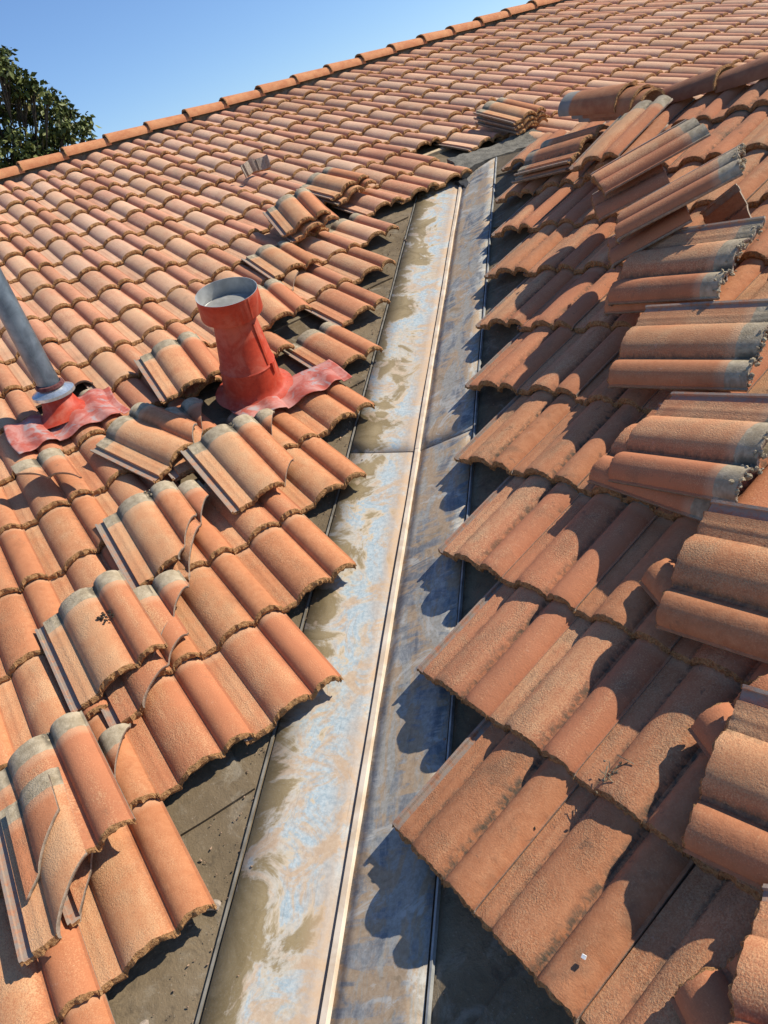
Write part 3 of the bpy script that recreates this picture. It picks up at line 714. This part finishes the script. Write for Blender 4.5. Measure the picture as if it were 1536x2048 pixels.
def side_box(name, ang, r, z, s, mat, tilt=0):
    bm = bmesh.new(); boxM(bm, FM @ Matrix.Rotation(ang, 4, 'Z') @ Matrix.Translation((r, 0, z)) @ Matrix.Rotation(tilt, 4, 'Y'), *s); bmesh.ops.bevel(bm, geom=bm.edges[:], offset=.0015, segments=1); return bm_obj(name, bm, mat, flue, False)
side_box('seam_strip', ca - .05, .1115, .275, (.005, .012, .20), M_RED, -.105)
side_box('clip', ca + .08, .1315, .150, (.010, .014, .050), M_RED, -.03)
side_box('cap_seam', ca - .25, .1350, .466, (.003, .010, .092), M_RED)
drape('flue_flashing', 3.30 * W, 5.16 * W, 4.66 * E, 5.30 * E, .017, M_REDF, flue, 5.16 * E, seed=2, amp=1.0)

# ------------------------------------------------------------------ thin grey pipe
PB = P('L', 1.33 * W, 6.86 * E, .012)
pv = empty('vent_pipe', PB, 'tall slim grey galvanised vent pipe with silver collar in a red flashing at left', 'vent pipe')
PM = axis_frame(PB, cL, UPZ); PM = Matrix.Translation(PB)
bm = bmesh.new(); lathe(bm, [(.052, .06), (.052, 1.45), (.049, 1.45), (.049, 1.0)], PM, 36); bm_obj('pipe', bm, M_PIPE, pv)
bm = bmesh.new(); boxM(bm, PM @ Matrix.Rotation(-1.05, 4, 'Z') @ Matrix.Translation((.0525, 0, .75)), .004, .006, 1.2); bm_obj('seam', bm, M_PIPE, pv, False)
CT = PM @ Matrix.Translation((.004, -.004, .105)) @ Matrix.Rotation(.10, 4, 'X') @ Matrix.Rotation(.16, 4, 'Y')
bm = bmesh.new(); lathe(bm, [(.053, .030), (.062, .022), (.098, .004), (.100, -.010), (.097, -.010), (.056, .012)], CT, 40); bm_obj('storm_collar', bm, M_COLLAR, pv)
bm = bmesh.new(); lathe(bm, [(.053, .046), (.063, .044), (.066, .030), (.055, .022)], CT, 30); bm_obj('sealant', bm, simple('rust_sealant', (.10, .03, .03), (.17, .07, .06), 40, .8), pv)
bm = bmesh.new(); lathe(bm, [(.16, -.02), (.115, .004), (.088, .030), (.076, .065), (.064, .105)], PM @ Matrix.Translation((.004, -.004, 0)), 40); bm_obj('boot_cone', bm, M_RED, pv)
drape('pipe_flashing', .42 * W, 2.14 * W, 6.12 * E, 6.98 * E, .026, M_REDF, pv, 7.6 * E, seed=5)

# ------------------------------------------------------------------ mortar bed, rubber tip, battens at the valley top
def rough_slab(name, pts, h0, h1, mat, label, cat, pl='L', seed=1):
    rg = random.Random(seed); bm = bmesh.new(); N = 7; g = []
    a, b, c, d = [Vector((p[0] * W, p[1] * E, 0)) for p in pts]
    for i in range(N * 3 + 1):
        row = []
        for j in range(N + 1):
            s, t = i / (N * 3), j / N
            q = (a * (1 - s) + b * s) * (1 - t) + (d * (1 - s) + c * s) * t
            row.append((bm.verts.new(P(pl, q.x + rg.uniform(-.006, .006), q.y + rg.uniform(-.008, .008), h1 + .012 * math.sin(5 * s + 2 * t) + rg.uniform(-.005, .005))), bm.verts.new(P(pl, q.x, q.y, h0))))
        g.append(row)
    n1, n2 = N * 3, N
    for i in range(n1):
        for j in range(n2):
            bm.faces.new((g[i][j][0], g[i + 1][j][0], g[i + 1][j + 1][0], g[i][j + 1][0])); bm.faces.new((g[i][j][1], g[i][j + 1][1], g[i + 1][j + 1][1], g[i + 1][j][1]))
    for i in range(n1):
        for j in (0, n2): bm.faces.new((g[i][j][0], g[i + 1][j][0], g[i + 1][j][1], g[i][j][1]))
    for j in range(n2):
        for i in (0, n1): bm.faces.new((g[i][j][0], g[i][j + 1][0], g[i][j + 1][1], g[i][j][1]))
    o = bm_obj(name, bm, mat, None, True); return tag(o, label, cat)
rough_slab('mortar_bed', [(11.75, 9.05), (14.6, 8.95), (14.6, 9.7), (12.0, 9.75)], -.068, .02, M_LEAD, 'crumbling dark grey mortar slab at the head of the metal valley', 'mortar')
rough_slab('rubber_flap', [(11.45, 8.62), (12.5, 8.72), (12.6, 9.1), (11.55, 9.08)], -.055, -.038, M_RUBBER, 'black rubber flap end lying on the top of the metal valley', 'rubber flap', seed=4)
def batten(u, v, L, label, a=0):
    bm = bmesh.new(); boxM(bm, pose('L', u, v, HD + .012, a), L, .04, .024); bmesh.ops.bevel(bm, geom=bm.edges[:], offset=.002, segments=1)
    tag(bm_obj('batten', bm, M_WOOD, None, False), label, 'batten')
batten(12.5 * W, 10.03 * E, .16, 'short pale wooden batten across the dark hole near the valley top', .05)
batten(12.5 * W, 10.85 * E, .55, 'shaded wooden batten under the tile edge at the back of the hole', 0)

# ------------------------------------------------------------------ small debris
def clump(name, pl, u, v, h, n, s, mat, label, cat, seed, kind=None, twig=0, spread=.03):
    rg = random.Random(seed); bm = bmesh.new()
    for i in range(n):
        M = pose(pl, u + rg.gauss(0, spread), v + rg.gauss(0, spread), h + rg.uniform(0, .006), rg.uniform(0, 6)) @ Matrix.Diagonal((rg.uniform(.5, 1.4) * s, rg.uniform(.5, 1.3) * s, rg.uniform(.3, .8) * s, 1))
        bmesh.ops.create_icosphere(bm, subdivisions=1, radius=1, matrix=M)
    for i in range(twig):
        a = Vector((u + rg.gauss(0, spread), v + rg.gauss(0, spread), h + rg.uniform(.002, .012)))
        M = pose(pl, a.x, a.y, a.z, rg.uniform(0, 3.1), rg.uniform(-.2, .2), rg.uniform(-.2, .2)); boxM(bm, M, rg.uniform(.015, .05), .0016, .0016)
    for vv in bm.verts: vv.co += Vector((rg.uniform(-1, 1), rg.uniform(-1, 1), rg.uniform(-1, 1))) * s * .22
    return tag(bm_obj(name, bm, mat, None, False), label, cat, None, kind)
M_TWIG = simple('twigs', (.10, .075, .045), (.32, .26, .17), 90, .9)
clump('dirt_clump', 'L', .105, 1.01, .098, 16, .006, M_DIRT, 'dark crumbly dirt clump on the cream barrel of a loose tile', 'dirt clump', 3, spread=.014)
clump('leaf_litter', 'R', .405, .415, .02, 26, .004, M_TWIG, 'dry twigs and leaf crumbs on the lower right slope tile', 'leaf litter', 5, twig=18, spread=.022)
clump('leaf_litter', 'R', .235, .16, -.004, 26, .0035, M_DIRT, 'dark crumbs in the channel beside the lowest barrel of the right slope', 'leaf litter', 6, twig=8, spread=.02)
def crust(tile, x0, x1, y0, n, seed):
    rg = random.Random(seed); bm = bmesh.new()
    for i in range(n):
        x = rg.uniform(x0, x1); y = y0 + abs(rg.gauss(0, .016)); sz = rg.uniform(.0025, .0075)
        M = tile.matrix_world @ Matrix.Translation((x, LT - y + .012, zt(x) + rg.uniform(-.018, .003))) @ Matrix.Rotation(rg.uniform(0, 6), 4, (rg.random(), rg.random(), rg.random() + .1)) @ Matrix.Diagonal((sz * 1.3, sz, sz * .8, 1))
        bmesh.ops.create_icosphere(bm, subdivisions=1, radius=1, matrix=M)
    for v in bm.verts: v.co += Vector((rg.uniform(-1, 1), rg.uniform(-1, 1), rg.uniform(-1, 1))) * .0016
    bm_obj('mortar_residue', bm, M_MORT, tile, False)
M_MORT = simple('old_mortar', (.30, .235, .145), (.50, .41, .27), 60, .95, 0, .8, .006)
for o in list(C.objects):
    lb = o.get('label', '')
    if o.name.startswith('roof_tile') and ('sideways loose tile on the right' in lb or 'topmost of the sideways' in lb or 'broken grey head' in lb):
        crust(o, .0, .29, .0, 70, len(lb))
    if o.name.startswith('roof_tile') and lb.startswith('loose roof tile'):
        crust(o, .185, .21, .01, 14, len(lb)); 
rd = random.Random(77); bm = bmesh.new()
for side, cnt in (('L', 900), ('R', 200)):
    ww, nn, wid = (wL, nL, .302) if side == 'L' else (wR, nR, .272)
    for _ in range(cnt):
        t = rd.uniform(-1.0, 4.4); q = wid + abs(rd.gauss(.01, .10)) - (.08 if rd.random() < .12 else 0)
        sz = rd.choice((.0010, .0013, .0018, .0026)) * rd.uniform(.6, 1.4) * (2.6 if rd.random() < .03 else 1)
        M = Matrix.Translation(valley(HD + (.006 if q > wid else .010), t) + ww * q) @ Matrix.Rotation(rd.uniform(0, 6), 4, (rd.random(), rd.random(), rd.random() + .1)) @ Matrix.Diagonal((sz * rd.uniform(.8, 2.4), sz, sz * .7, 1))
        bmesh.ops.create_icosphere(bm, subdivisions=1, radius=1, matrix=M)
M_BITS = simple('grit', (.10, .075, .05), (.46, .30, .19), 55, 1.0)
tag(bm_obj('debris', bm, M_BITS, None, False), 'scattered tile grit and crumbs on the felt along the valley', 'debris', None, 'stuff')
for k, (side, t, q, sz) in enumerate((('L', .02, .335, .016), ('L', -.25, .42, .010), ('L', 1.2, .36, .012))):
    bm = bmesh.new(); M = Matrix.Translation(valley(HD + .012, t) + wL * q) @ Matrix.Rotation(k * 1.3, 4, (.2, .4, 1)) @ Matrix.Diagonal((sz * 1.5, sz, sz * .5, 1))
    bmesh.ops.create_icosphere(bm, subdivisions=2, radius=1, matrix=M)
    for v in bm.verts: v.co += Vector((rd.uniform(-1, 1), rd.uniform(-1, 1), rd.uniform(-1, 1))) * sz * .16
    tag(bm_obj('tile_chip', bm, M_RAW, None, False), ('pale tile chip on the felt beside the notched tile edge', 'small tile chip on the bare felt lowest beside the valley', 'tile chip on the felt strip above the metal sheet joint')[k], 'tile chip')
bm = bmesh.new(); boxM(bm, pose('R', .568, .094, .042, .2, .2, .3), .008, .007, .006); tag(bm_obj('mortar_chip', bm, M_CHIP, None, False), 'tiny white square chip on the lowest right tile', 'mortar chip')

# ------------------------------------------------------------------ tree beyond the ridge
TREE = Vector((-8.3, 9.9, GZ))
tree = empty('tree', TREE, 'dark leafy tree behind the roof ridge at the left edge', 'tree')
def ray_at(px, py, dist):
    dv = (r_ * ((px - 768) / FPX) + d_ * ((py - 1024) / FPX) + f_).normalized(); return CAM_POS + dv * dist
rt = random.Random(21)
tips = []
for px, py, rr in ((-60, 190, .55), (-150, 120, .8), (-120, 330, .9), (5, 215, .34), (20, 300, .45), (60, 215, .26), (75, 290, .40), (105, 235, .22), (110, 300, .34), (45, 180, .2), (-10, 130, .26), (150, 335, .26), (178, 290, .10), (170, 262, .07), (186, 318, .12), (130, 262, .15), (90, 330, .35), (20, 360, .45), (-250, 250, .9), (-40, 270, .6), (118, 208, .08), (150, 250, .07), (95, 188, .09), (30, 152, .1), (0, 104, .09), (62, 172, .1), (140, 226, .07), (184, 300, .06), (12, 128, .1), (172, 240, .04), (128, 244, .08)):
    tips.append((ray_at(px, py, 14 + rt.uniform(-.4, .6)), rr))
cen = Vector((0, 0, 0))
def tube(bm, pts, r0, r1, N=8):
    prev = None
    for i, p in enumerate(pts):
        dv = (pts[min(i + 1, len(pts) - 1)] - pts[max(i - 1, 0)]).normalized(); a = dv.cross(Vector((.3, .2, .9))).normalized(); b = dv.cross(a); r = r0 + (r1 - r0) * i / (len(pts) - 1)
        ring = [bm.verts.new(p + (a * math.cos(2 * math.pi * k / N) + b * math.sin(2 * math.pi * k / N)) * r) for k in range(N)]
        if prev:
            for k in range(N): bm.faces.new((prev[k], prev[(k + 1) % N], ring[(k + 1) % N], ring[k]))
        prev = ring
bm = bmesh.new()
fork = TREE + Vector((.15, .1, 3.6))
tube(bm, [TREE, TREE + Vector((.05, 0, 1.5)), fork], .22, .15, 12)
for q, rr in tips:
    mid = fork.lerp(q, .5) + Vector((rt.uniform(-.2, .2), rt.uniform(-.2, .2), rt.uniform(-.25, .05)))
    tube(bm, [fork, mid, q], .034 if rr > .15 else .010, .006)
    for _ in range(6):
        dv = Vector((rt.gauss(0, 1), rt.gauss(0, 1), rt.gauss(0, .8))).normalized() * rr * 1.1; tube(bm, [mid.lerp(q, .7), q + dv * .5, q + dv], .012, .003, 5)
bm_obj('trunk', bm, M_BARK, tree)
bm = bmesh.new(); lf = bm.verts.layers.float.new('lf')
for q, rr in tips:
    n = int(2100 * rr ** 1.6) + 42
    subs = [q + Vector((rt.gauss(0, 1), rt.gauss(0, 1), rt.gauss(0, .9))).normalized() * rr * rt.uniform(.35, 1.0) for _ in range(int(7 + 17 * rr))]
    for _ in range(n):
        c = rt.choice(subs) + Vector((rt.gauss(0, .055), rt.gauss(0, .055), rt.gauss(0, .05))) * (.9 + .8 * rr)
        L = rt.uniform(.06, .13); wd = L * .28
        dv = Vector((rt.gauss(0, 1), rt.gauss(0, 1), rt.gauss(-.7, .7))).normalized(); sd = dv.cross(Vector((rt.gauss(0, 1), rt.gauss(0, 1), rt.gauss(0, 1)))).normalized()
        nn = dv.cross(sd); val_ = rt.random()
        vs = [bm.verts.new(x) for x in (c, c + dv * L * .45 + sd * wd + nn * .006, c + dv * L, c + dv * L * .45 - sd * wd + nn * .006)]
        for v in vs: v[lf] = val_
        bm.faces.new((vs[0], vs[1], vs[2])); bm.faces.new((vs[0], vs[2], vs[3]))
me = bpy.data.meshes.new('crown'); bm.to_mesh(me); bm.free()
link('crown', me, M_LEAF, tree)
